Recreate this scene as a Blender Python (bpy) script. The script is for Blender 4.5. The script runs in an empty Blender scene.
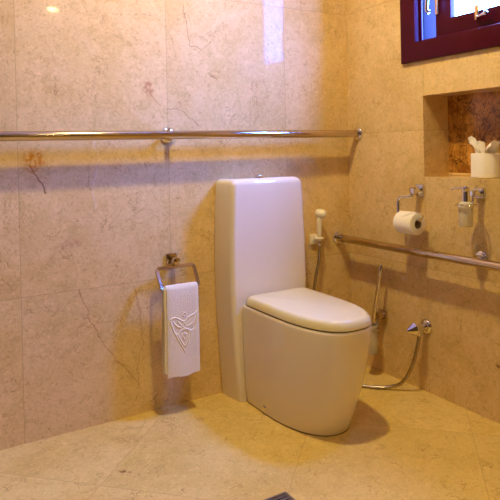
import bpy, bmesh, math, random
from mathutils import Vector, Matrix
random.seed(7)
S = bpy.context.scene
COL = S.collection
PI = math.pi

# ------------------------------------------------------------------ materials
class NT:
    """small helper for node trees"""
    def __init__(s, name):
        s.m = bpy.data.materials.new(name); s.m.use_nodes = True
        s.t = s.m.node_tree; s.t.nodes.clear()
        s.out = s.t.nodes.new('ShaderNodeOutputMaterial')
    def n(s, kind, **kw):
        nd = s.t.nodes.new('ShaderNode' + kind)
        for k, v in kw.items(): setattr(nd, k, v)
        return nd
    def put(s, sock, v):
        if hasattr(v, 'is_output'): s.t.links.new(v, sock)
        elif v is not None:
            if hasattr(sock.default_value, '__len__') and not hasattr(v, '__len__'): v = (v,) * len(sock.default_value)
            if hasattr(v, '__len__') and len(v) == 3 and len(sock.default_value) == 4: v = tuple(v) + (1,)
            sock.default_value = v
    def math(s, op, a, b=None, c=None, clamp=False):
        nd = s.n('Math', operation=op, use_clamp=clamp)
        for i, v in enumerate((a, b, c)):
            if v is not None: s.put(nd.inputs[i], v)
        return nd.outputs[0]
    def vmath(s, op, a, b=None, out=0):
        nd = s.n('VectorMath', operation=op)
        s.put(nd.inputs[0], a)
        if b is not None: s.put(nd.inputs['Scale'] if op == 'SCALE' else nd.inputs[1], b)
        return nd.outputs['Value'] if op in ('DOT_PRODUCT', 'LENGTH', 'DISTANCE') else nd.outputs[0]
    def noise(s, vec, scale, detail=4, rough=.55, dist=0, col=False):
        nd = s.n('TexNoise'); s.put(nd.inputs['Vector'], vec)
        nd.inputs['Scale'].default_value = scale; nd.inputs['Detail'].default_value = detail
        nd.inputs['Roughness'].default_value = rough; nd.inputs['Distortion'].default_value = dist
        return nd.outputs['Color' if col else 'Fac']
    def ramp(s, f, a, b, lo=0., hi=1.):
        nd = s.n('MapRange', interpolation_type='SMOOTHSTEP'); s.put(nd.inputs[0], f)
        for i, v in zip((1, 2, 3, 4), (a, b, lo, hi)): s.put(nd.inputs[i], v)
        return nd.outputs[0]
    def mix(s, f, a, b, blend='MIX'):
        nd = s.n('Mix', data_type='RGBA', blend_type=blend); s.put(nd.inputs[0], f)
        s.put(nd.inputs[6], a); s.put(nd.inputs[7], b)
        return nd.outputs[2]
    def bsdf(s, color, rough=.5, metal=0., spec=.5, normal=None, **kw):
        p = s.n('BsdfPrincipled'); s.put(p.inputs['Base Color'], color); s.put(p.inputs['Roughness'], rough)
        s.put(p.inputs['Metallic'], metal); s.put(p.inputs['Specular IOR Level'], spec)
        if normal is not None: s.put(p.inputs['Normal'], normal)
        for k, v in kw.items(): s.put(p.inputs[k.replace('_', ' ')], v)
        s.t.links.new(p.outputs[0], s.out.inputs[0]); return p
    def bump(s, h, strength=.2, dist=.01):
        nd = s.n('Bump'); s.put(nd.inputs['Height'], h)
        nd.inputs['Strength'].default_value = strength; nd.inputs['Distance'].default_value = dist
        return nd.outputs[0]
    def objco(s): return s.n('TexCoord').outputs['Object']

MARBLE_LIGHT = (.77, .565, .285)
MARBLE_DARK = (.65, .445, .165)

def marble(name, du, dv, ou, ov, size=.63, light=MARBLE_LIGHT, dark=MARBLE_DARK, rough=.05, marks=(), joints=True, spec=.085, fleck=.5):
    t = NT(name); P = t.objco()
    u = t.math('DIVIDE', t.math('SUBTRACT', t.vmath('DOT_PRODUCT', P, du), ou), size)
    v = t.math('DIVIDE', t.math('SUBTRACT', t.vmath('DOT_PRODUCT', P, dv), ov), size)
    cu, cv = t.math('FLOOR', u), t.math('FLOOR', v)
    cell = t.n('CombineXYZ'); t.put(cell.inputs[0], cu); t.put(cell.inputs[1], cv)
    wn = t.n('TexWhiteNoise', noise_dimensions='3D'); t.put(wn.inputs['Vector'], cell.outputs[0])
    Q = t.vmath('ADD', P, t.vmath('SCALE', wn.outputs['Color'], 7.))
    big = t.noise(Q, 3.2, 5, .6, .5)
    mid = t.noise(Q, 11, 6, .68, .9)
    fine = t.noise(Q, 54, 5, .7, 1.6)
    c = t.mix(t.ramp(big, .34, .72, .05, .75), light, dark)
    c = t.mix(t.ramp(mid, .5, .76, 0, .6), c, tuple(x * .78 for x in dark))
    c = t.mix(t.ramp(mid, .50, .26, 0, .45), c, tuple(min(1, x * 1.13) for x in light))
    # fine fossil flecks
    c = t.mix(t.ramp(fine, .52, .66, 0, fleck), c, (dark[0] * .70, dark[1] * .60, dark[2] * .5))
    c = t.mix(t.ramp(fine, .47, .34, 0, .4), c, tuple(min(1, x * 1.25) for x in light))
    # hair veins in two scales, broken up by a mask
    for sc, w, amt, th in ((2.2, .004, .6, .56), (6.5, .012, .6, .52), (15., .022, .18, .5)):
        vn = t.noise(t.vmath('ADD', Q, (3.1 * sc, 1.7, 5.3)), sc, 5, .62, 1.1)
        ln = t.ramp(t.math('ABSOLUTE', t.math('SUBTRACT', vn, .5)), 0, w, 1, 0)
        mk = t.ramp(t.noise(Q, sc * 1.4 + 1, 2), th, th + .12)
        c = t.mix(t.math('MULTIPLY', t.math('MULTIPLY', ln, mk), amt), c, (.30, .135, .045))
    # tone of each slab
    hsv = t.n('HueSaturation'); t.put(hsv.inputs['Color'], c)
    t.put(hsv.inputs['Value'], t.math('ADD', t.math('MULTIPLY', wn.outputs['Value'], .10), .95))
    c = hsv.outputs[0]
    # single cracks and rust spots that belong to the stone: polylines and blots in slab coordinates
    U, V = t.vmath('DOT_PRODUCT', P, du), t.vmath('DOT_PRODUCT', P, dv)
    if marks:
        wob = t.noise(P, 16, 4, .6, col=True)
        sp = t.n('SeparateXYZ'); t.put(sp.inputs[0], wob)
        U2 = t.math('ADD', U, t.math('MULTIPLY', t.math('SUBTRACT', sp.outputs[0], .5), .05))
        V2 = t.math('ADD', V, t.math('MULTIPLY', t.math('SUBTRACT', sp.outputs[1], .5), .05))
        for mk in marks:
            if mk[0] == 'line':
                _, pts, w, amt, colr = mk
                best = None
                for (ax, ay), (bx_, by_) in zip(pts, pts[1:]):
                    L2 = (bx_ - ax) ** 2 + (by_ - ay) ** 2
                    px, py = t.math('SUBTRACT', U2, ax), t.math('SUBTRACT', V2, ay)
                    h = t.math('ADD', t.math('MULTIPLY', px, (bx_ - ax) / L2), t.math('MULTIPLY', py, (by_ - ay) / L2), clamp=True)
                    qx = t.math('SUBTRACT', px, t.math('MULTIPLY', h, bx_ - ax))
                    qy = t.math('SUBTRACT', py, t.math('MULTIPLY', h, by_ - ay))
                    d = t.math('SQRT', t.math('ADD', t.math('MULTIPLY', qx, qx), t.math('MULTIPLY', qy, qy)))
                    best = d if best is None else t.math('MINIMUM', best, d)
                f = t.ramp(best, w * .4, w, amt, 0)
            else:
                _, (ax, ay), (rx, ry), amt, colr = mk
                px = t.math('DIVIDE', t.math('SUBTRACT', U2, ax), rx); py = t.math('DIVIDE', t.math('SUBTRACT', V2, ay), ry)
                d = t.math('SQRT', t.math('ADD', t.math('MULTIPLY', px, px), t.math('MULTIPLY', py, py)))
                f = t.math('MULTIPLY', t.ramp(d, .3, 1.1, amt, 0), t.ramp(t.noise(P, 60, 3), .35, .6))
            c = t.mix(f, c, colr)
    nrm = None
    if joints:
        fu, fv = t.math('FRACT', u), t.math('FRACT', v)
        eu = t.math('MINIMUM', fu, t.math('SUBTRACT', 1., fu)); ev = t.math('MINIMUM', fv, t.math('SUBTRACT', 1., fv))
        e = t.math('MULTIPLY', t.math('MINIMUM', eu, ev), size)
        j = t.ramp(e, .0006, .0022, 1, 0)
        c = t.mix(t.math('MULTIPLY', j, .5), c, (.42, .25, .10))
        nrm = t.bump(t.math('MULTIPLY', j, -1.), .25, .001)
    r = t.math('ADD', t.math('MULTIPLY', mid, .05), rough - .025)
    t.bsdf(c, r, 0, spec, nrm)
    return t.m

def plain(name, color, rough=.5, metal=0., spec=.5, grain=0., gscale=40, bump=0., bscale=200, bdist=.001, **kw):
    t = NT(name); P = t.objco(); c = color
    if grain:
        f = t.noise(P, gscale, 4)
        c = t.mix(f, tuple(x * (1 - grain) for x in color), tuple(min(1, x * (1 + grain)) for x in color))
    nrm = t.bump(t.noise(P, bscale, 3), bump, bdist) if bump else None
    t.bsdf(c, rough, metal, spec, nrm, **kw); return t.m

M = {}
M['chrome'] = plain('polished_chrome', (.80, .78, .76), .07, 1.)
M['steel'] = plain('polished_steel_rail', (.58, .48, .36), .12, 1., grain=.03, gscale=15)
M['ceramic'] = plain('glazed_ceramic', (.80, .715, .57), .06, 0, .5, grain=.01, gscale=3, Coat_Weight=.5, Coat_Roughness=.04)
M['ceramic_lid'] = plain('lid_plastic', (.75, .665, .41), .10, 0, .5, grain=.01, gscale=3)
M['dark_gap'] = plain('seal_and_gap_shade', (.10, .075, .06), .6, grain=.05)  # near-black: painted shade of the gap under the lid, also the floor seal
M['white_plastic'] = plain('white_plastic', (.84, .78, .66), .28, grain=.02)
M['towel'] = plain('towel_terry', (.86, .78, .61), .95, 0, .1, grain=.10, gscale=160, bump=.9, bscale=340, bdist=.004, Sheen_Weight=.3)
M['towel_thread'] = plain('towel_emblem_thread', (.90, .83, .71), .8, 0, .2, grain=.06, gscale=300, bump=.5, bscale=500)
M['paper'] = plain('toilet_paper', (.92, .875, .83), .9, 0, .1, grain=.05, gscale=120, bump=.5, bscale=180, bdist=.002)
M['card'] = plain('cardboard_core', (.40, .30, .20), .9, grain=.1)
M['lacquer'] = plain('dark_red_lacquered_wood', (.062, .003, .013), .28, 0, .12, grain=.3, gscale=9)
M['jamb'] = plain('near_black_outdoor_paint', (.016, .004, .0045), .55, 0, .05, grain=.2)
M['brass'] = plain('warm_brass', (.85, .58, .28), .2, 1., grain=.05)
M['ceiling'] = plain('ceiling_paint', (.80, .76, .70), .85, grain=.02, gscale=20)
M['black'] = plain('black_card', (.018, .015, .013), .45, grain=.2)
M['bristle'] = plain('bristle', (.75, .72, .66), .8, grain=.2, gscale=300)
M['sealant'] = plain('sealant', (.40, .27, .15), .6, grain=.1)
M['drain'] = plain('drain_steel', (.36, .33, .36), .3, 1., grain=.1, gscale=60)
M['drain_dark'] = plain('painted_drain_shade', (.03, .03, .04), .6)  # near-black colour paints the shade inside the drain hole

def hose_mat():
    t = NT('woven_steel_hose'); P = t.objco()
    a = t.n('TexWave', wave_type='BANDS', bands_direction='DIAGONAL'); t.put(a.inputs['Vector'], P); a.inputs['Scale'].default_value = 160
    c = t.mix(a.outputs['Fac'], (.26, .20, .15), (.62, .54, .46))
    t.bsdf(c, .25, 1., .5, t.bump(a.outputs['Fac'], .4, .001)); return t.m
M['hose'] = hose_mat()

def frosted():
    t = NT('frosted_glass'); P = t.objco()
    f = t.noise(P, 30, 2)
    c = t.mix(f, (.86, .78, .62), (.92, .85, .72))
    p = t.bsdf(c, .35, 0, .5, Transmission_Weight=.4, IOR=1.3)
    return t.m
M['frosted'] = frosted()

def window_glass():
    t = NT('clear_window_glass')
    fr = t.n('Fresnel'); t.put(fr.inputs['IOR'], t.math('MULTIPLY_ADD', t.n('NewGeometry').outputs['Backfacing'], 1 / 1.45 - 1.45, 1.45))
    tr = t.n('BsdfTransparent'); gl = t.n('BsdfGlossy'); gl.inputs['Roughness'].default_value = .02
    f = t.noise(t.objco(), 1.5, 2)
    t.put(tr.inputs['Color'], t.mix(f, (.93, .96, .98), (.97, .98, 1.)))
    mx = t.n('MixShader'); t.put(mx.inputs[0], fr.outputs[0])
    t.t.links.new(tr.outputs[0], mx.inputs[1]); t.t.links.new(gl.outputs[0], mx.inputs[2])
    t.t.links.new(mx.outputs[0], t.out.inputs[0]); return t.m
M['glass'] = window_glass()

def brown_stone():
    t = NT('brown_forest_marble'); P = t.objco()
    warp = t.vmath('ADD', P, t.vmath('SCALE', t.noise(P, 9, 4, .6, col=True), .09))
    st = t.vmath('MULTIPLY', warp, (1, 1.25, .62))
    v = t.n('TexVoronoi', feature='DISTANCE_TO_EDGE'); t.put(v.inputs['Vector'], st); v.inputs['Scale'].default_value = 22
    v2 = t.n('TexVoronoi', feature='DISTANCE_TO_EDGE'); t.put(v2.inputs['Vector'], t.vmath('ADD', st, (4, 2, 1))); v2.inputs['Scale'].default_value = 34
    big = t.noise(P, 6, 5, .65)
    c = t.mix(t.ramp(big, .35, .65), (.38, .155, .025), (.74, .37, .075))
    c = t.mix(t.ramp(t.noise(P, 40, 4, .7), .45, .7, 0, .6), c, (.11, .035, .006))
    c = t.mix(t.ramp(v2.outputs[0], .0, .05, .55, 0), c, (.09, .022, .004))
    c = t.mix(t.ramp(v.outputs[0], .0, .05, .85, 0), c, (.05, .012, .003))
    t.bsdf(c, .16, 0, .5); return t.m
M['brown'] = brown_stone()

def emit(name, col, k):
    t = NT(name); e = t.n('Emission'); t.put(e.inputs[0], col); e.inputs[1].default_value = k
    t.t.links.new(e.outputs[0], t.out.inputs[0]); return t.m
WARM = (1.0, .775, .30)
M['lens'] = emit('lit_lamp_lens', (1., .72, .36), 14)

CRACK = (.36, .18, .07); RUST = (.52, .26, .045); RED = (.45, .19, .085)
back_marks = (
    ('line', [(-1.615, 1.085), (-1.59, 1.045), (-1.568, 1.0), (-1.555, .975)], .005, .8, (.22, .10, .02)),
    ('blot', (-1.60, 1.10), (.055, .06), 1., (.50, .20, .02)),
    ('blot', (-1.118, 1.40), (.03, .05), .75, RED),
    ('line', [(-1.12, 1.43), (-1.10, 1.36), (-1.06, 1.33)], .003, .5, RED),
    ('line', [(-1.03, 1.32), (-.95, 1.30), (-.87, 1.24)], .003, .5, CRACK),
    ('line', [(-.955, 1.85), (-.93, 1.70), (-.915, 1.60), (-.86, 1.59), (-.80, 1.63)], .003, .55, CRACK),
    ('line', [(-1.44, .575), (-1.40, .46), (-1.34, .33), (-1.27, .24), (-1.20, .14)], .0035, .55, CRACK),
    ('line', [(-1.205, .565), (-1.175, .42), (-1.17, .30), (-1.20, .22), (-1.19, .12)], .0035, .5, CRACK),
    ('line', [(-1.36, 1.19), (-1.345, 1.09), (-1.37, .98), (-1.36, .90)], .0035, .45, (.80, .66, .52)),
    ('blot', (-1.47, .76), (.06, .03), .5, RED),
)
M['wall_back'] = marble('cream_marble_wall_back', (1, 0, 0), (0, 0, 1), -1.03, .57, marks=back_marks)
M['wall_right'] = marble('cream_marble_wall_right', (0, 1, 0), (0, 0, 1), -.53, .57, marks=(('blot', (-.90, .235), (.02, .012), 1., (.16, .05, .02)),))
M['wall_other'] = plain('taupe_wall_paint', (.13, .10, .075), .5, grain=.05, gscale=5)
M['niche'] = marble('cream_marble_niche', (0, 1, 0), (0, 0, 1), 0, 0, joints=False)
q = 1 / math.sqrt(2)
M['floor'] = marble('cream_marble_floor', (q, -q, 0), (q, q, 0), -.16 * q, -1.05 * q, light=(.74, .55, .20), dark=(.62, .43, .115), rough=.2, fleck=.34,
    marks=(('blot', (-.70, -1.27), (.03, .012), .9, (.15, .06, .02)),))

# ------------------------------------------------------------------ mesh helpers
def finish(bm):
    bmesh.ops.recalc_face_normals(bm, faces=bm.faces[:])
def obj(name, bm, mat, root=None, kind=None, smooth=True, angle=35):
    finish(bm)
    if root is not None:
        r = root
        off = Vector((0, 0, 0))
        while r is not None: off += r.location; r = r.parent
        bmesh.ops.translate(bm, verts=bm.verts[:], vec=-off)
    me = bpy.data.meshes.new(name); bm.to_mesh(me); bm.free()
    me.materials.append(mat)
    if smooth:
        me.shade_smooth(); me.set_sharp_from_angle(angle=math.radians(angle))
    o = bpy.data.objects.new(name, me); COL.objects.link(o)
    if root is not None: o.parent = root
    if kind: o['kind'] = kind
    return o
def thing(name, label, cat, loc, group=None):
    o = bpy.data.objects.new(name, None); COL.objects.link(o); o.location = loc
    o.empty_display_size = .05
    return tag(o, label, cat, group)
def tag(o, label, cat, group=None):
    o['label'] = label; o['category'] = cat
    if group: o['group'] = group
    return o
def struct(o): o['kind'] = 'structure'; return o
def nb(): return bmesh.new()

def box(bm, lo, hi, bev=0., seg=3, mat=None):
    lo, hi = Vector(lo), Vector(hi); c = (lo + hi) / 2; d = hi - lo
    r = bmesh.ops.create_cube(bm, size=1.)
    vs = r['verts']
    for v in vs: v.co = Vector((v.co.x * d.x, v.co.y * d.y, v.co.z * d.z))
    if bev:
        es = list({e for v in vs for e in v.link_edges})
        rr = bmesh.ops.bevel(bm, geom=es, offset=bev, segments=seg, affect='EDGES', profile=.5)
        vs = list({v for v in bm.verts if v in set(rr['verts'])} | {v for v in vs if v.is_valid})
    for v in vs:
        v.co = (mat @ v.co if mat else v.co) + c
    return bm
def frame_of(d):
    d = d.normalized(); a = Vector((0, 0, 1)) if abs(d.z) < .9 else Vector((1, 0, 0))
    x = d.cross(a).normalized(); return x, d.cross(x).normalized()
def loft(bm, rings, cap0=True, cap1=True, close=True):
    R = [[bm.verts.new(p) for p in r] for r in rings]
    for a, b in zip(R, R[1:]):
        n = len(a)
        for i in range(n if close else n - 1):
            j = (i + 1) % n
            bm.faces.new((a[i], a[j], b[j], b[i]))
    if cap0: bm.faces.new(R[0][::-1])
    if cap1: bm.faces.new(R[-1])
    return R
def lathe(bm, prof, base, axis=(0, 0, 1), n=40, cap0=True, cap1=True):
    """prof: (radius, distance along axis)"""
    base = Vector(base); ax = Vector(axis).normalized(); x, y = frame_of(ax)
    rings = [[base + ax * h + (x * math.cos(2 * PI * i / n) + y * math.sin(2 * PI * i / n)) * max(r, 1e-4) for i in range(n)] for r, h in prof]
    loft(bm, rings, cap0, cap1); return bm
def cyl(bm, a, b, r, n=32, bev=.0):
    a, b = Vector(a), Vector(b); L = (b - a).length
    bev = min(bev, L * .45, r * .9)
    if bev:
        pr = [(r - bev, 0), (r - bev * .3, bev * .3), (r, bev), (r, L - bev), (r - bev * .3, L - bev * .3), (r - bev, L)]
    else: pr = [(r, 0), (r, L)]
    return lathe(bm, pr, a, b - a, n)
def catmull(pts, k=8, closed=False):
    P = [Vector(p) for p in pts]; n = len(P); out = []
    for i in range(n if closed else n - 1):
        if closed: p0, p1, p2, p3 = P[(i - 1) % n], P[i], P[(i + 1) % n], P[(i + 2) % n]
        else: p0, p1, p2, p3 = P[max(i - 1, 0)], P[i], P[i + 1], P[min(i + 2, n - 1)]
        for j in range(k):
            t = j / k
            out.append(.5 * ((2 * p1) + (p2 - p0) * t + (2 * p0 - 5 * p1 + 4 * p2 - p3) * t * t + (3 * p1 - p0 - 3 * p2 + p3) * t ** 3))
    if not closed: out.append(P[-1])
    return out
def rounded(pts, r, k=6, closed=False):
    """polyline with its corners rounded"""
    P = [Vector(p) for p in pts]; n = len(P); out = []
    for i in range(n):
        if not closed and i in (0, n - 1): out.append(P[i]); continue
        a, b, c = P[i - 1], P[i], P[(i + 1) % n]
        d1, d2 = (a - b), (c - b); rr = min(r, d1.length * .49, d2.length * .49)
        s, e = b + d1.normalized() * rr, b + d2.normalized() * rr
        for j in range(k + 1):
            t = j / k; out.append(s * (1 - t) ** 2 + b * 2 * t * (1 - t) + e * t * t)
    return out
def tube(bm, pts, r, n=14, closed=False, square=False, twist=0.):
    P = [Vector(p) for p in pts]; m = len(P)
    rad = r if hasattr(r, '__len__') else [r] * m
    if square: n = 4
    T = []
    for i in range(m):
        if closed: T.append((P[(i + 1) % m] - P[i - 1]).normalized())
        else: T.append((P[min(i + 1, m - 1)] - P[max(i - 1, 0)]).normalized())
    x, y = frame_of(T[0]); rings = []
    for i in range(m):
        x = (x - T[i] * x.dot(T[i])).normalized(); y = T[i].cross(x)
        rings.append([P[i] + (x * math.cos(2 * PI * (k + (.5 if square else 0)) / n + twist) + y * math.sin(2 * PI * (k + (.5 if square else 0)) / n + twist)) * rad[i] * (1.25 if square else 1) for k in range(n)])
    if closed:
        # close the loop, allowing for the frame's turn
        best = min(range(n), key=lambda s: sum((rings[0][k] - rings[-1][(k + s) % n]).length for k in range(n)))
        rings[-1] = rings[-1][best:] + rings[-1][:best]
        R = loft(bm, rings, False, False)
        a, b = R[-1], R[0]
        for k in range(n): bm.faces.new((a[k], a[(k + 1) % n], b[(k + 1) % n], b[k]))
    else: loft(bm, rings)
    return bm
def round_poly(corners, k=7):
    """2D corners (x, y, radius) -> points of the rounded outline"""
    out = []; n = len(corners)
    for i in range(n):
        a, b, c = Vector(corners[i - 1][:2]), Vector(corners[i][:2]), Vector(corners[(i + 1) % n][:2]); r = corners[i][2]
        d1, d2 = (a - b).normalized(), (c - b).normalized()
        ang = d1.angle(d2); tl = r / math.tan(ang / 2)
        tl = min(tl, (a - b).length * .49, (c - b).length * .49); r = tl * math.tan(ang / 2)
        s = b + d1 * tl; cen = b + (d1 + d2).normalized() * (r / math.sin(ang / 2)); e = b + d2 * tl
        v0, v1 = s - cen, e - cen; w = v0.angle(v1) if v0.length and v1.length else 0
        for j in range(k + 1):
            t = j / k
            out.append(cen + (v0 * math.sin((1 - t) * w) + v1 * math.sin(t * w)) / max(math.sin(w), 1e-6))
    return out

# ------------------------------------------------------------------ the room
CEIL = 2.7
XL, YF = -3.3, -5.0
WT = .26
bm = nb(); box(bm, (XL - .2, YF - .2, -.15), (WT, .2, 0)); struct(obj('floor', bm, M['floor']))
bm = nb(); box(bm, (XL - .2, YF - .2, CEIL), (WT, .2, CEIL + .15)); struct(obj('ceiling', bm, M['ceiling']))
bm = nb(); box(bm, (XL - .2, 0, 0), (0, .2, CEIL)); struct(obj('wall_back', bm, M['wall_back']))
bm = nb(); box(bm, (XL - .2, YF, 0), (XL, 0, CEIL)); struct(obj('wall_left', bm, M['wall_other']))
bm = nb(); box(bm, (XL - .2, YF - .2, 0), (0, YF, CEIL)); struct(obj('wall_front', bm, M['wall_other']))

# right wall with its window opening and its niche
NY0, NY1, NZ0, NZ1, ND = -1.36, -.525, .987, 1.356, .165
WY0, WY1, WZ0, WZ1 = -1.17, -.41, 1.515, 2.32
bm = nb()
def solid(y, z):
    if NY0 < y < NY1 and NZ0 < z < NZ1: return False
    if WY0 < y < WY1 and WZ0 < z < WZ1: return False
    return True
OY0, OY1, OZ0, OZ1 = WY0 - .45, WY1 + .004, WZ0 - .06, WZ1 + .25
def solid_out(y, z): return not (OY0 < y < OY1 and OZ0 < z < OZ1)
for x, solid, ys, zs in ((0., solid, sorted({YF - .2, NY0, WY0, NY1, WY1, .2}), [0, NZ0, NZ1, WZ0, WZ1, CEIL]), (WT, solid_out, sorted({YF - .2, OY0, OY1, .2}), [0, OZ0, OZ1, CEIL])):
    for ya, yb in zip(ys, ys[1:]):
        for za, zb in zip(zs, zs[1:]):
            ym, zm = (ya + yb) / 2, (za + zb) / 2
            if solid(ym, zm):
                bm.faces.new([bm.verts.new(c) for c in ((x, ya, za), (x, yb, za), (x, yb, zb), (x, ya, zb))])
def quad(*c): bm.faces.new([bm.verts.new(p) for p in c])
# window reveal
for (a, b) in (((WY0, WZ0), (WY1, WZ0)), ((WY1, WZ0), (WY1, WZ1)), ((WY1, WZ1), (WY0, WZ1)), ((WY0, WZ1), (WY0, WZ0))):
    def spl(c): return (WT, c[0] + (.004 if c[0] > -.7 else -.45), c[1] + (.25 if c[1] > 2 else -.06))
    quad((0, *a), (0, *b), (.09, *b), (.09, *a)); quad((.09, *a), (.09, *b), spl(b), spl(a))
# outer rim of the wall
for (a, b) in (((ys[0], 0), (ys[-1], 0)), ((ys[-1], 0), (ys[-1], CEIL)), ((ys[-1], CEIL), (ys[0], CEIL)), ((ys[0], CEIL), (ys[0], 0))):
    quad((0, *a), (0, *b), (WT, *b), (WT, *a))
# niche box
for (a, b) in (((NY0, NZ0), (NY1, NZ0)), ((NY1, NZ0), (NY1, NZ1)), ((NY1, NZ1), (NY0, NZ1)), ((NY0, NZ1), (NY0, NZ0))):
    quad((0, *a), (0, *b), (ND + .03, *b), (ND + .03, *a))
quad((ND + .03, NY0, NZ0), (ND + .03, NY1, NZ0), (ND + .03, NY1, NZ1), (ND + .03, NY0, NZ1))
bmesh.ops.remove_doubles(bm, verts=bm.verts[:], dist=1e-5)
struct(obj('wall_right', bm, M['wall_right'], smooth=False))
bm = nb(); box(bm, (ND, NY0, NZ0 + .012), (ND + .028, NY1, NZ1)); struct(obj('trim_1', bm, M['brown']))          # brown stone at the back of the niche
bm = nb(); box(bm, (ND - .006, NY0, NZ0), (ND + .028, NY1, NZ0 + .012), .002); struct(obj('trim_2', bm, M['niche']))  # upstand under it

# the window
win = bpy.data.objects.new('window_1', None); COL.objects.link(win); win.location = (0, WY1, WZ0); struct(win)
FW = .088
RD = .040
def frame_mesh(bm, o, i, x0, x1, bev=.004):
    """one closed frame: o and i are (y0, y1, z0, z1) of its outer and inner edge"""
    L = [[bm.verts.new((x, y, z)) for y, z in ((r[0], r[2]), (r[1], r[2]), (r[1], r[3]), (r[0], r[3]))] for r, x in ((o, x0), (i, x0), (i, x1), (o, x1))]
    for a, b in ((0, 1), (1, 2), (2, 3), (3, 0)):
        for k in range(4): bm.faces.new((L[a][k], L[a][(k + 1) % 4], L[b][(k + 1) % 4], L[b][k]))
    es = [bm.edges.get((l[k], l[(k + 1) % 4])) for l in L for k in range(4)]
    bmesh.ops.bevel(bm, geom=es, offset=bev, segments=3, affect='EDGES', profile=.5)
bm = nb(); frame_mesh(bm, (WY0, WY1, WZ0, WZ1), (WY0 + .17, WY1 - FW, WZ0 + FW, WZ1 - FW), -.018, .088)
obj('window_frame', bm, M['lacquer'], win)
bm = nb(); box(bm, (.0885, WY1 - FW, WZ0 + .002), (.205, WY1 - .002, WZ1 - .002), .003); box(bm, (.0395, WY1 - FW - .004, WZ0 + FW + .002), (.2045, WY1 - FW + .004, WZ1 - FW - .002), .001)
obj('jamb_lining', bm, M['jamb'], win)
bm = nb(); box(bm, (.016, WY1 - FW - .010, WZ0 + FW), (.030, WY1 - FW + .001, WZ1 - FW), .003); box(bm, (.0162, WY0 + .17, WZ0 + FW - .001), (.0298, WY1 - FW - .008, WZ0 + FW + .010), .003)
obj('frame_bead', bm, M['lacquer'], win)
SY0, SY1, SZ0, SZ1 = -1.004, -.571, WZ0 + FW + .003, WZ1 - FW - .003       # the sash stands open by a hand's width on its left
GY0, GY1, GZ0, GZ1 = -.920, -.655, 1.690, WZ1 - FW - .085
bm = nb(); frame_mesh(bm, (SY0, SY1, SZ0, SZ1), (GY0, GY1, GZ0, GZ1), RD, RD + .035)
obj('sash', bm, M['lacquer'], win)
bm = nb(); box(bm, (RD + .018, GY0 - .004, GZ0 - .004), (RD + .024, GY1 + .004, GZ1 + .004))
obj('pane', bm, M['glass'], win)
# sash fastener on the bottom rail and a lever on the left stile
fy = -.80
bm = nb(); box(bm, (RD - .014, fy - .010, 1.648), (RD, fy + .010, 1.712), .004)
fa = obj('fastener', bm, M['brass'], win)
bm = nb(); tube(bm, [(RD - .012, fy - .005, 1.655), (RD - .03, fy - .02, 1.656), (RD - .032, fy - .055, 1.662)], .007); lathe(bm, [(.001, -.012), (.010, -.006), (.012, 0), (.010, .008), (.001, .014)], (RD - .032, fy - .058, 1.662), (0, -1, 0), 20)
obj('fastener_knob', bm, M['chrome'], fa)
hy = -.585
bm = nb(); box(bm, (RD - .010, hy - .010, 1.715), (RD, hy + .010, 1.84), .004)
lv = obj('sash_handle', bm, M['brass'], win)
bm = nb(); tube(bm, rounded([(RD - .006, hy, 1.83), (RD - .055, hy + .006, 1.83), (RD - .055, hy + .014, 1.73), (RD - .05, hy + .004, 1.722)], .012), .009)
obj('handle_lever', bm, M['chrome'], lv)

# ------------------------------------------------------------------ toilet
TX = -.598
toi = thing('toilet', 'white one-piece ceramic toilet with tall tapering tank and closed lid', 'toilet', (TX, -.3, 0))
TD = .147
def tower_ring(z, hb, hf, d, r, inset=0.):
    c = [(TX - hb + inset, -.001, .008), (TX - hf + inset, -d + inset, r), (TX + hf - inset, -d + inset, r), (TX + hb - inset, -.001, .008)]
    return [Vector((p.x, p.y, z)) for p in round_poly(c, 8)]
def interp(tab, z):
    for a, b in zip(tab, tab[1:]):
        if z <= b[0]:
            t = (z - a[0]) / (b[0] - a[0]); return [x + (y - x) * t for x, y in zip(a[1:], b[1:])]
    return tab[-1][1:]
TW = [(0, .193, .174, .147), (.2, .206, .192, .147), (.45, .219, .207, .147), (.7, .218, .203, .147), (.9, .210, .194, .145), (1.0, .205, .187, .144)]
TOP = .996
bm = nb(); rings = []
for z in [0, .05, .12, .2, .3, .4, .5, .6, .7, .8, .88, .93]:
    hb, hf, d = interp(TW, z); rings.append(tower_ring(z, hb, hf, d, .024))
for k in range(8):
    a = k / 7 * PI / 2; z = TOP - .03 + .03 * math.sin(a); hb, hf, d = interp(TW, z)
    rings.append(tower_ring(z, hb, hf, d, .024, .03 * (1 - math.cos(a)) * 1.0))
loft(bm, rings); obj('tank', bm, M['ceramic'], toi)
bm = nb(); lathe(bm, [(.024, -.004), (.024, .003), (.020, .006), (.019, .010), (.016, .013), (.0, .014)], (TX - .01, -.07, TOP), n=32)
obj('flush_button', bm, M['chrome'], toi)

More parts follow.
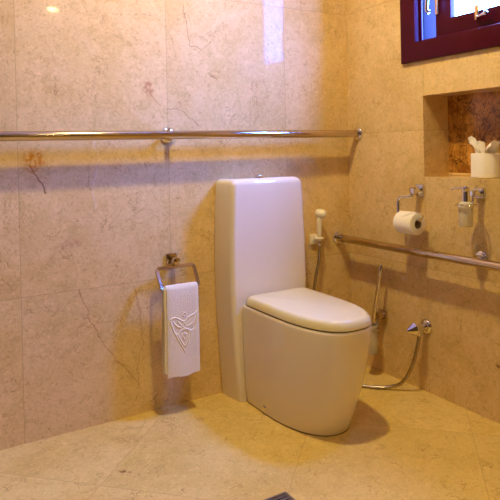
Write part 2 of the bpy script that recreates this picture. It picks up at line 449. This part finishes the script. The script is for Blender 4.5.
def bowl_plan(hw, yb, yf, ym, e, rb, n=36):
    """outline from the back left round the front to the back right"""
    pts = []
    k = 6
    for j in range(k + 1):                      # back left corner
        a = j / k * PI / 2; pts.append((-hw + rb - rb * math.sin(a), yb - rb + rb * math.cos(a)))
    for j in range(1, 5): pts.append((-hw, yb - rb + (ym - yb + rb) * j / 5))
    for j in range(n + 1):
        a = j / n * PI; cx, sx = math.cos(a), math.sin(a)
        x = -hw * math.copysign(abs(cx) ** (2 / e), cx); y = ym + (yf - ym) * abs(sx) ** (2 / e); pts.append((x, y))
    for j in range(1, 5): pts.append((hw, ym + (yb - rb - ym) * j / 5))
    for j in range(k + 1):
        a = j / k * PI / 2; pts.append((hw - rb + rb * math.cos(a), yb - rb + rb * math.sin(a)))
    return pts
def plan_ring(z, hw, yb, yf, ym, e=2.6, rb=.012):
    return [Vector((TX + .0065 + x, y, z)) for x, y in bowl_plan(hw, yb, yf, ym, e, rb)]
#      z     hw    yf     ym    e
BT = [(0, .151, -.611, -.30, 2.25), (.02, .154, -.620, -.30, 2.25), (.08, .161, -.646, -.31, 2.3), (.16, .1645, -.674, -.33, 2.4), (.24, .1675, -.700, -.34, 2.5),
      (.32, .1685, -.719, -.35, 2.6), (.39, .1685, -.731, -.36, 2.65), (.452, .168, -.737, -.36, 2.7)]
YB = -.1485
bm = nb(); rings = []
for i in range(25):
    z = .004 + .424 * i / 24; hw, yf, ym, e = interp(BT, z); rings.append(plan_ring(z, hw, YB, yf, ym, e))
for k in range(1, 6):
    a = k / 5 * PI / 2; ins = .010 * (1 - math.cos(a)); z = .428 + .010 * math.sin(a); hw, yf, ym, e = interp(BT, z)
    rings.append(plan_ring(z, hw - ins, YB - ins * .2, yf + ins, ym, e))
loft(bm, rings); bowl = obj('bowl', bm, M['ceramic'], toi)
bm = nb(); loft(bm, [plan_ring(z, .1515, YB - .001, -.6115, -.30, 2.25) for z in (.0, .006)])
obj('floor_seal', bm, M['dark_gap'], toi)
# seat ring (a dark filler painted as the gap's shade, the thin white seat, and the lid)
bm = nb(); loft(bm, [plan_ring(z, .161, YB - .006, -.728, -.36, 2.7, .03) for z in (.436, .452)])
obj('seat_gap_shade', bm, M['dark_gap'], toi)
def lid_rings(z0, z1, crown, hw, yb, yf, edge):
    R = []
    for k in range(4):
        a = k / 3 * PI / 2; ins = .004 * (1 - math.sin(a)); R.append(plan_ring(z0 + .004 * (1 - math.cos(a)), hw - ins, yb - ins, yf + ins, -.36, 2.7, .034))
    for k in range(10):
        a = k / 9 * PI / 2; ins = edge * (1 - math.cos(a)); z = z1 - (z1 - z0 - .004) * (1 - math.sin(a))
        R.append(plan_ring(z, hw - ins, yb - ins, yf + ins, -.36, 2.7, .034))
    last = R[-1]; c = Vector((TX, -.43, 0))
    for s in (.93, .82, .66, .48, .28, .1):
        R.append([Vector((c.x + (p.x - c.x) * s, c.y + (p.y - c.y) * s, z1 + crown * (1 - s * s))) for p in last])
    return R
bm = nb(); loft(bm, lid_rings(.4425, .480, .006, .1655, -.160, -.735, .022)); obj('lid', bm, M['ceramic_lid'], toi)
bm = nb(); lathe(bm, [(.013, -.006), (.013, .002), (.010, .005), (.004, .007), (0, .007)], (TX + .0065 - .1545, -.30, .030), (-1, -.05, .08), 24)
obj('bolt_cap', bm, M['chrome'], toi)

# ------------------------------------------------------------------ grab bars
def flange(bm, c, n, r=.034, h=.012):
    lathe(bm, [(r, 0), (r, h * .5), (r - .003, h * .8), (r - .009, h), (.015, h + .001)], c, n, 36)
BZ, BY = 1.199, -.08
bar = thing('grab_bar', 'long steel grab bar along the back wall above the toilet', 'grab bar', (-1.035, 0, BZ))
bm = nb(); cyl(bm, (XL + .02, BY, BZ - .004), (-.004, BY, BZ), .019); obj('rail', bm, M['steel'], bar)
bm = nb(); flange(bm, (-.0005, BY, BZ), (-1, 0, 0)); obj('end_flange', bm, M['chrome'], bar)
for px in (-1.035, -2.35):
    bm = nb(); flange(bm, (px, -.0005, BZ), (0, -1, 0)); obj('wall_flange', bm, M['chrome'], bar)
    bm = nb(); cyl(bm, (px, -.01, BZ), (px, BY + .005, BZ), .011); obj('bracket', bm, M['chrome'], bar)
RX, RZ = -.08, .655
bar = thing('grab_bar', 'steel grab bar low on the right wall under the paper holder', 'grab bar', (0, -.82, RZ))
bm = nb(); cyl(bm, (RX, -.004, RZ), (RX, -1.75, RZ), .019, bev=.004); obj('rail', bm, M['steel'], bar)
bm = nb(); flange(bm, (RX, -.0005, RZ), (0, -1, 0)); obj('end_flange', bm, M['chrome'], bar)
for py in (-.825, -1.65):
    bm = nb(); flange(bm, (-.0005, py, RZ), (-1, 0, 0)); obj('wall_flange', bm, M['chrome'], bar)
    bm = nb(); cyl(bm, (-.01, py, RZ), (RX + .005, py, RZ), .011); obj('bracket', bm, M['chrome'], bar)

# ------------------------------------------------------------------ towel ring and towel
hx, hz = -1.03, .652
tr = thing('towel_ring', 'chrome towel ring on a square plate on the back wall', 'towel holder', (hx, 0, hz))
bm = nb(); box(bm, (hx - .024, -.012, hz - .024), (hx + .024, -.0005, hz + .024), .002); obj('mounting_plate', bm, M['steel'], tr)
bm = nb(); cyl(bm, (hx + .003, -.010, hz - .004), (hx + .003, -.062, hz - .004), .0165, 32, .002); obj('post', bm, M['steel'], tr)
bm = nb()
zt, zb_, yt, ybm = .624, .540, -.048, -.100
loop = rounded([(-1.120, yt, zt), (-.944, yt, zt), (-.944, ybm, zb_), (-1.116, ybm, zb_)], .016, 6, True)
tube(bm, loop, .0072, closed=True, square=True); obj('ring', bm, M['steel'], tr)
# towel folded lengthwise, hung over the ring's lower bar
tx0, tx1 = -1.103, -.957
zt_, r0 = zb_, .0085
def drape(side, t0, t1, ztop, drop_f, drop_b):
    """profile in (y, z) of a strip folded over the bar, t0..t1 the thickness from the bar outwards"""
    out = []
    def off(r):
        P = [(ybm - r - .004, ztop - drop_f)]
        for k in range(1, 9): P.append((ybm - r - .004 * (1 - k / 9), ztop - drop_f * (1 - k / 9)))
        for k in range(9):
            a = PI - PI * k / 8; P.append((ybm + r * math.cos(a), ztop + r * math.sin(a)))
        for k in range(1, 9): P.append((ybm + r + .004 * k / 9, ztop - drop_b * k / 9))
        P.append((ybm + r + .004, ztop - drop_b)); return P
    return off(t1), off(t0)
def strip(bm, x0, x1, t0, t1, df, db, wav=.0):
    o, i = drape(0, t0, t1, zt_, df, db)
    prof = [Vector((0, y, z)) for y, z in o] + [Vector((0, y, z)) for y, z in reversed(i)]
    nx = 14; rings = []
    for s in range(nx + 1):
        f = s / nx; edge = min(1., min(f, 1 - f) * nx / 1.0)
        x = x0 + (x1 - x0) * f
        ring = []
        cen_o, cen_i = len(o), len(i)
        for k, p in enumerate(prof):
            kk = k if k < cen_o else cen_o + cen_i - 1 - k
            mid = (prof[kk] + prof[cen_o + cen_i - 1 - kk]) / 2
            w = .55 + .45 * edge
            pt = mid + (p - mid) * w
            hang = max(0, zt_ - pt.z) / .38
            ring.append(Vector((x + wav * hang * math.sin(pt.z * 18) + .004 * hang * (f - .5), pt.y + .0025 * hang * math.sin(f * 7 + pt.z * 9), pt.z + .003 * math.sin(f * 9) * hang)))
        rings.append(ring)
    loft(bm, rings)
tw = thing('towel', 'white hand towel with an embossed emblem hanging from the towel ring', 'towel', (-1.03, ybm, zt_))
bm = nb(); strip(bm, tx0, tx1, .0082, .0195, .368, .33, .002); obj('outer_fold', bm, M['towel'], tw)
bm = nb(); strip(bm, tx0 - .010, tx1 - .012, -.004 + .0105, .0125, .350, .355, .003)
bmesh.ops.translate(bm, verts=bm.verts[:], vec=(0, 0, -.0005)); obj('inner_fold', bm, M['towel'], tw)
# embroidered emblem: a winged V
bm = nb()
ey = ybm - .0215
ec = (-1.028, .378)
def E3(u, v):
    z = ec[1] + v; return Vector((ec[0] + u, ey - .0036 * (zt_ - z) / .375 + .001 , z))
lines = [
    [(-.064, .038), (-.045, .046), (-.022, .036), (0, .024), (.022, .040), (.046, .048), (.066, .062)],
    [(-.064, .034), (-.056, .012), (-.045, -.018), (-.030, -.026), (-.010, -.012), (.012, -.010), (.030, -.020), (.046, -.014), (.058, .014), (.064, .046)],
    [(-.042, -.022), (-.028, -.052), (-.002, -.098), (.004, -.104), (.022, -.060), (.040, -.016)],
    [(-.030, -.028), (-.018, -.052), (.0, -.078), (.016, -.048), (.026, -.020)],
    [(-.050, .030), (-.034, .008), (-.012, .002), (0, .020)],
    [(.050, .036), (.034, .010), (.012, .002), (0, .020)],
    [(-.030, .030), (-.016, .012), (.004, -.006), (.022, -.012)],
    [(.030, .032), (.014, .012), (-.006, -.006), (-.022, -.016)],
    [(-.008, -.040), (.0, -.026), (.010, -.036), (.002, -.054), (-.008, -.040)],
    [(-.006, .052), (.002, .060), (.010, .052), (.002, .046), (-.006, .052)],
]
for L in lines:
    tube(bm, catmull([E3(*p) for p in L], 5), .0033, 8)
obj('emblem', bm, M['towel_thread'], tw)

# ------------------------------------------------------------------ bidet sprayer in its wall cradle, its hose and the valve
sx, sz = -.243, .665
cr = thing('sprayer_cradle', 'white plastic wall cradle holding the bidet sprayer beside the tank', 'bracket', (sx, 0, sz))
bm = nb(); box(bm, (sx - .028, -.016, sz - .028), (sx + .014, -.0005, sz + .024), .005); obj('wall_plate', bm, M['white_plastic'], cr)
bm = nb()
HX, HY = sx + .004, -.044
tube(bm, [(HX + .0155 * math.cos(a), HY + .0155 * math.sin(a), sz + .006) for a in [2 * PI * k / 20 for k in range(20)]], .0062, 8, True)
box(bm, (HX - .012, -.030, sz - .004), (HX + .012, -.012, sz + .016), .003)
obj('cradle_ring', bm, M['white_plastic'], cr)
sp = thing('bidet_sprayer', 'white handheld bidet sprayer hanging in its cradle on the back wall', 'sprayer', (HX, HY, sz))
bm = nb(); lathe(bm, [(.008, 0), (.0095, .005), (.0105, .03), (.012, .06), (.0125, .09), (.012, .115), (.0135, .125)], (HX, HY, sz - .004), (.02, 0, 1), 24)
obj('handle', bm, M['white_plastic'], sp)
bm = nb(); lathe(bm, [(.004, -.024), (.014, -.022), (.020, -.016), (.0235, -.004), (.024, .010), (.022, .022), (.014, .029), (.001, .030)], (HX + .007, HY, sz + .132), (.62, -.75, -.2), 28)
obj('spray_head', bm, M['white_plastic'], sp)
bm = nb(); lathe(bm, [(.016, 0), (.0175, .003), (.0175, .005)], (HX + .007 + .62 * .027, HY - .75 * .027, sz + .132 - .2 * .027), (.62, -.75, -.2), 24)
obj('nozzle_face', bm, M['white_plastic'], sp)
bm = nb(); tube(bm, catmull([(HX - .012, HY - .008, sz + .108), (HX - .021, HY - .014, sz + .085), (HX - .018, HY - .012, sz + .05), (HX - .013, HY - .008, sz + .03)], 5), .0035, 8)
obj('trigger', bm, M['white_plastic'], sp)
bm = nb(); lathe(bm, [(.009, 0), (.0098, .002), (.0098, .022), (.008, .026)], (HX, HY, sz - .030), (0, 0, 1), 20); obj('hose_nut', bm, M['chrome'], sp)

vy, vz = -.520, .302
va = thing('angle_valve', 'chrome angle valve low on the right wall feeding the hose', 'valve', (0, vy, vz))
bm = nb(); lathe(bm, [(.034, 0), (.034, .002), (.031, .008), (.022, .014), (.014, .015)], (-.0005, vy, vz), (-1, 0, 0), 36); obj('escutcheon', bm, M['chrome'], va)
bm = nb()
cyl(bm, (-.010, vy, vz), (-.062, vy, vz), .014, 24, .001)
lathe(bm, [(.0175, 0), (.0185, .003), (.0185, .022), (.0165, .026)], (-.034, vy, vz), (-1, 0, 0), 6)
cyl(bm, (-.048, vy, vz), (-.048, vy, vz - .036), .0115, 20, .001)
obj('valve_body', bm, M['chrome'], va)
bm = nb(); lathe(bm, [(.012, 0), (.012, .008), (.029, .011), (.030, .018), (.006, .058), (.001, .060)], (-.062, vy, vz), (-1, .05, -.05), 8); obj('tap_knob', bm, M['chrome'], va)

hose = catmull([(-.048, vy, vz - .03), (-.052, vy + .004, .23), (-.062, vy + .018, .16), (-.076, vy + .040, .09), (-.096, vy + .072, .036), (-.135, vy + .12, .0125), (-.19, -.345, .0075),
                (-.26, -.25, .0075), (-.30, -.14, .011), (-.305, -.075, .05), (-.298, -.05, .16), (-.285, -.044, .30), (-.274, -.043, .44), (HX - .006, HY, .56), (HX, HY, sz - .03)], 10)
bm = nb(); tube(bm, hose, .0082, 12)
tag(obj('flexible_hose', bm, M['hose']), 'steel-braided hose curving from the valve behind the toilet to the sprayer', 'hose')

# ------------------------------------------------------------------ toilet brush and its holder
by, bz = -.243, .291
bh = thing('brush_holder', 'wall-mounted chrome holder with a frosted cup for the toilet brush', 'brush holder', (0, by, bz))
bm = nb(); box(bm, (-.012, by - .027, bz - .027), (-.0005, by + .027, bz + .027), .002); obj('mounting_plate', bm, M['steel'], bh)
bm = nb(); cyl(bm, (-.010, by, bz), (-.050, by, bz), .021, 28, .002); obj('post', bm, M['steel'], bh)
BC = (-.082, -.243)
bm = nb()
RZ2 = .236
tube(bm, [(BC[0] + .034 * math.cos(a), BC[1] + .034 * math.sin(a), RZ2) for a in [2 * PI * k / 36 for k in range(36)]], .0042, 8, True)
tube(bm, rounded([(-.042, by, bz - .004), (-.046, by, RZ2 + .004), (BC[0] + .034, BC[1], RZ2)], .008), .005, 8)
obj('support_ring', bm, M['chrome'], bh)
bm = nb(); lathe(bm, [(.012, .0), (.026, .002), (.0285, .008), (.0295, .06), (.0305, .146), (.0275, .146), (.0265, .06), (.025, .012), (.010, .010)], (BC[0], BC[1], .112), n=36); obj('cup', bm, M['frosted'], bh)
tb = thing('toilet_brush', 'toilet brush with a thin chrome handle leaning in the frosted cup', 'toilet brush', (BC[0], BC[1], .125))
b0, b1 = Vector((BC[0] + .002, BC[1] + .004, .215)), Vector((-.062, -.300, .556))
bm = nb(); tube(bm, [b0 + (b1 - b0) * t for t in (0, .25, .5, .75, .97, 1.)], [.0095, .0095, .01, .01, .01, .006], 16); obj('handle', bm, M['chrome'], tb)
bm = nb(); lathe(bm, [(.008, 0), (.018, .008), (.020, .03), (.020, .065), (.014, .082), (.005, .088)], (BC[0], BC[1], .126), n=28); obj('bristle_head', bm, M['bristle'], tb)

# ------------------------------------------------------------------ paper holder and roll
py, pz = -.500, .925
ph = thing('toilet_paper_holder', 'chrome bent-arm toilet paper holder on the right wall under the niche', 'paper holder', (0, py, pz))
bm = nb(); box(bm, (-.012, py - .025, pz - .025), (-.0005, py + .025, pz + .025), .002); obj('mounting_plate', bm, M['chrome'], ph)
bm = nb(); cyl(bm, (-.010, py, pz), (-.058, py, pz), .0175, 32, .002); obj('post', bm, M['chrome'], ph)
RCX, RCY0, RCY1, RCZ = -.076, -.552, -.447, .785
bm = nb()
tube(bm, rounded([(-.050, py, pz - .010), (-.056, py + .004, pz - .028), (RCX, -.434, pz - .030), (RCX, -.434, RCZ + .010), (RCX, RCY0 - .010, RCZ + .010), (RCX - .006, RCY0 - .032, RCZ + .036)], .022, 7), .0085, 14)
obj('arm', bm, M['chrome'], ph)
rl = thing('toilet_paper_roll', 'white toilet paper roll with folded end sheet on the chrome holder', 'toilet paper', (RCX, (RCY0 + RCY1) / 2, RCZ))
def paper_roll(bm, c, ax, r, ri, L):
    lathe(bm, [(ri, 0), (r - .004, 0), (r - .001, .001), (r, .004), (r, L - .004), (r - .001, L - .001), (r - .004, L), (ri, L), (ri, 0)], c, ax, 56, False, False)
PR = .0495
bm = nb(); paper_roll(bm, (RCX, RCY1, RCZ - .006), (0, -1, 0), PR, .0215, RCY1 - RCY0); obj('roll', bm, M['paper'], rl)
bm = nb(); lathe(bm, [(.0195, .001), (.0213, .001), (.0213, RCY1 - RCY0 + .001), (.0195, RCY1 - RCY0 + .001), (.0195, .001)], (RCX, RCY1, RCZ - .006), (0, -1, 0), 40, False, False); obj('core', bm, M['card'], rl)
# loose end folded to a point, lying on the roll's front
bm = nb()
nu, nv = 16, 14
def sheet(u, v, extra):
    """u across the roll, v from the top down the front; the lower edge runs to a point"""
    ymid = (RCY0 + RCY1) / 2; half = (RCY1 - RCY0) / 2 - .002
    depth = 1.15 - .80 * abs(u)                       # angular length
    a = PI / 2 + .55 - 0 + v * depth - .75
    r = PR + .0012 + extra + .0016 * v
    return Vector((RCX + r * math.cos(a), ymid + u * half, RCZ - .006 + r * math.sin(a)))
for e in (0, .0012):
    g = [[bm.verts.new(sheet(-1 + 2 * i / nu, j / nv, e)) for i in range(nu + 1)] for j in range(nv + 1)]
    for j in range(nv):
        for i in range(nu): bm.faces.new((g[j][i], g[j][i + 1], g[j + 1][i + 1], g[j + 1][i]))
    if e == 0: g0 = g
edge = lambda g: g[0] + [r[-1] for r in g[1:]] + g[-1][-2::-1] + [r[0] for r in g[-2:0:-1]]
ea, eb = edge(g0), edge(g)
for k in range(len(ea)): bm.faces.new((ea[k], ea[(k + 1) % len(ea)], eb[(k + 1) % len(ea)], eb[k]))
obj('folded_sheet', bm, M['paper'], rl)

# ------------------------------------------------------------------ soap dispenser
dy, dz = -.826, .928
dh = thing('soap_dispenser_holder', 'chrome ring holder for the soap dispenser on the right wall', 'dispenser holder', (0, dy, dz))
bm = nb(); box(bm, (-.012, dy - .024, dz - .022), (-.0005, dy + .024, dz + .022), .002); obj('mounting_plate', bm, M['chrome'], dh)
bm = nb(); cyl(bm, (-.010, dy, dz), (-.052, dy, dz), .0165, 32, .002); obj('post', bm, M['chrome'], dh)
SC = (-.088, -.822); SR = .039; SZ = .884
bm = nb()
tube(bm, [(SC[0] + SR * math.cos(a), SC[1] + SR * math.sin(a), SZ) for a in [2 * PI * k / 40 for k in range(40)]], .0042, 10, True)
tube(bm, rounded([(-.050, dy, dz - .008), (-.052, dy - .002, SZ + .012), (SC[0] + SR, SC[1], SZ)], .012), .0055, 10)
obj('support_ring', bm, M['chrome'], dh)
sd = thing('soap_dispenser', 'frosted glass soap dispenser with chrome pump held below the niche', 'soap dispenser', (SC[0], SC[1], .78))
bm = nb(); lathe(bm, [(.012, 0), (.025, .001), (.0275, .006), (.0285, .05), (.029, .086), (.0275, .094), (.018, .102), (.015, .103)], (SC[0], SC[1], .796), n=40); obj('bottle', bm, M['frosted'], sd)
bm = nb(); lathe(bm, [(.0165, 0), (.0165, .042), (.0150, .044), (.0150, .046), (.0158, .048), (.0158, .060), (.013, .063), (.0, .063)], (SC[0], SC[1], .897), n=32); obj('pump', bm, M['chrome'], sd)
bm = nb(); dirv = Vector((-.48, .80, 0)).normalized(); p0 = Vector((SC[0], SC[1],   .950))
tube(bm, rounded([p0, p0 + dirv * .045, p0 + dirv * .055 + Vector((0, 0, -.006))], .008), .0042, 12); obj('spout', bm, M['chrome'], sd)

# ------------------------------------------------------------------ the niche's things
nx, ny = .075, -.797
tq = thing('tissue_roll', 'upright white tissue roll with a crumpled tuft standing in the niche', 'tissue roll', (nx, ny, NZ0))
NR, NH = .060, .103
bm = nb(); lathe(bm, [(.020, .0), (NR - .003, 0), (NR, .003), (NR, NH - .004), (NR - .001, NH - .001), (NR - .004, NH), (.020, NH), (.020, 0)], (nx, ny, NZ0 + .0005), n=56, cap0=False, cap1=False); obj('roll', bm, M['paper'], tq)
def tuft(seed, base, ang, L, w, lean):
    """a crumpled sheet: a tapering, folded, twisted strip with thickness"""
    rnd = random.Random(seed); bm = nb(); n, m = 8, 8
    d = Vector((math.cos(ang), math.sin(ang), 0)); s = Vector((-d.y, d.x, 0))
    G = []
    for e in (0, .0014):
        g = []
        for j in range(n + 1):
            v = j / n; row = []
            for i in range(m + 1):
                u = -1 + 2 * i / m
                ww = w * (.35 + .95 * v) * (1 - .55 * max(0, v - .6) / .4)
                fold = .012 * math.sin(u * 4.2 + seed + v * 2.) * (.4 + v) + e
                p = base + s * (u * ww) + d * (lean * v * v + fold) + Vector((0, 0, L * v * (1 - .28 * abs(u) ** 1.5) + .006 * math.sin(7 * u + seed * 2) * v))
                row.append(bm.verts.new(p))
            g.append(row)
        G.append(g)
        for j in range(n):
            for i in range(m): bm.faces.new((g[j][i], g[j][i + 1], g[j + 1][i + 1], g[j + 1][i]))
    ea, eb = edge(G[0]), edge(G[1])
    for k in range(len(ea)): bm.faces.new((ea[k], ea[(k + 1) % len(ea)], eb[(k + 1) % len(ea)], eb[k]))
    return bm
tz = NZ0 + NH - .018
for sd_, off, ang, L, w, lean in ((1, (-.012, .030), 2.3, .088, .026, .022), (2, (-.012, .002), 2.6, .070, .020, .012), (5, (-.004, -.020), -1.9, .070, .044, .050)):
    obj('tissue_tuft', tuft(sd_, Vector((nx + off[0], ny + off[1], tz)), ang, L, w, lean), M['paper'], tq)
bm = nb(); box(bm, (.129, -.93, NZ0 + .0005), (.158, -.834, NZ0 + .132), .003)
tag(obj('box', bm, M['black']), 'black box standing behind the tissue roll in the niche, cut off by the photo edge', 'box')

# ------------------------------------------------------------------ floor drain
dx, dyy, dh_ = -1.052, -.880, .062
fd = thing('floor_drain', 'square dark steel floor drain set in the marble floor', 'drain', (dx, dyy, 0))
bm = nb(); box(bm, (dx - dh_ + .004, dyy - dh_ + .004, .0002), (dx + dh_ - .004, dyy + dh_ - .004, .0012)); obj('drain_hole_shade', bm, M['drain_dark'], fd)  # flat dark sheet painted as the shaded hole under the grate
bm = nb()
ring = lambda h, z: [Vector((dx + a * h, dyy + b * h, z)) for a, b in ((-1, -1), (1, -1), (1, 1), (-1, 1))]
loft(bm, [ring(dh_, .0), ring(dh_, .002), ring(dh_ - .001, .003), ring(dh_ - .011, .003), ring(dh_ - .011, .0)], False, False); obj('rim', bm, M['drain'], fd)
bm = nb()
for k in range(7):
    yy = dyy - .045 + k * .015
    box(bm, (dx - .052, yy - .0035, .0008), (dx + .052, yy + .0035, .0026), .0006, 1)
obj('grate', bm, M['drain'], fd)

# ------------------------------------------------------------------ ceiling lamps (downlights)
LAMPS = [(-1.0, -.80, 33, 'ceiling downlight over the toilet'), (-.60, -4.10, 17, 'ceiling downlight mirrored as a bright oval in the polished back wall'),
         (-2.45, -2.3, 12, 'added fill downlight over the middle of the room by the left wall')]  # this last lamp is an unseen fill light added to brighten the room
for k, (x, y, P, lab) in enumerate(LAMPS):
    L = thing('ceiling_light', lab, 'ceiling light', (x, y, CEIL), 'ceiling downlights')
    bm = nb(); lathe(bm, [(.058, -.002), (.075, -.002), (.078, -.006), (.074, -.010), (.060, -.012), (.058, -.002)], (x, y, CEIL), n=40, cap0=False, cap1=False); obj('bezel', bm, M['chrome'], L)
    bm = nb(); lathe(bm, [(.0585, -.001), (.0585, -.003), (.055, -.005)], (x, y, CEIL), n=40); obj('lens', bm, M['lens'], L)
    ld = bpy.data.lights.new('downlight', 'AREA'); ld.shape = 'DISK'; ld.size = .10; ld.energy = P; ld.color = WARM
    lo = bpy.data.objects.new('downlight', ld); COL.objects.link(lo); lo.location = (x, y, CEIL - .014)

# ------------------------------------------------------------------ daylight through the window
w = bpy.data.worlds.new('sky'); S.world = w; w.use_nodes = True
nt = w.node_tree; bg = nt.nodes['Background']
tc = nt.nodes.new('ShaderNodeTexCoord'); sep = nt.nodes.new('ShaderNodeSeparateXYZ'); nt.links.new(tc.outputs['Generated'], sep.inputs[0])
rp = nt.nodes.new('ShaderNodeValToRGB'); nt.links.new(sep.outputs[2], rp.inputs[0])
rp.color_ramp.elements[0].position = 0.; rp.color_ramp.elements[0].color = (.055, .145, .78, 1)
rp.color_ramp.elements[1].position = .55; rp.color_ramp.elements[1].color = (.10, .33, 1.58, 1)
nt.links.new(rp.outputs[0], bg.inputs[0]); bg.inputs[1].default_value = 170
pl = bpy.data.lights.new('window_daylight_portal', 'AREA'); pl.shape = 'RECTANGLE'; pl.size = OZ1 - OZ0; pl.size_y = OY1 - OY0
pl.cycles.is_portal = True
po = bpy.data.objects.new('window_daylight_portal', pl); COL.objects.link(po)
po.location = (WT + .02, (OY0 + OY1) / 2, (OZ0 + OZ1) / 2); po.rotation_euler = (0, PI / 2, 0)

# ------------------------------------------------------------------ camera
cam = bpy.data.cameras.new('camera'); co = bpy.data.objects.new('camera', cam); COL.objects.link(co)
f, yaw, roll, pitch, cx, cy, ppy = 588.189, 1.0331, -.0219, -.0078, -2.0547, -2.4222, 154.7742
F = Vector((math.cos(yaw) * math.cos(pitch), math.sin(yaw) * math.cos(pitch), math.sin(pitch)))
R = Vector((math.sin(yaw), -math.cos(yaw), 0)); U = R.cross(F)
R2 = R * math.cos(roll) + U * math.sin(roll); U2 = -R * math.sin(roll) + U * math.cos(roll)
m = Matrix((R2, U2, -F)).transposed().to_4x4(); m.translation = (cx, cy, 1.125); co.matrix_world = m
cam.sensor_width = 36; cam.lens = f / 500 * 36; cam.shift_y = -(250 - ppy) / 500; cam.clip_start = .05
S.camera = co
S.cycles.use_denoising = True
S.cycles.max_bounces = 10; S.cycles.diffuse_bounces = 6; S.cycles.glossy_bounces = 6; S.cycles.caustics_reflective = False; S.cycles.caustics_refractive = False
S.cycles.sample_clamp_indirect = 6
S.view_settings.view_transform = 'Standard'; S.view_settings.look = 'None'; S.view_settings.gamma = 1; S.view_settings.use_curve_mapping = False
S.view_settings.exposure = -.06
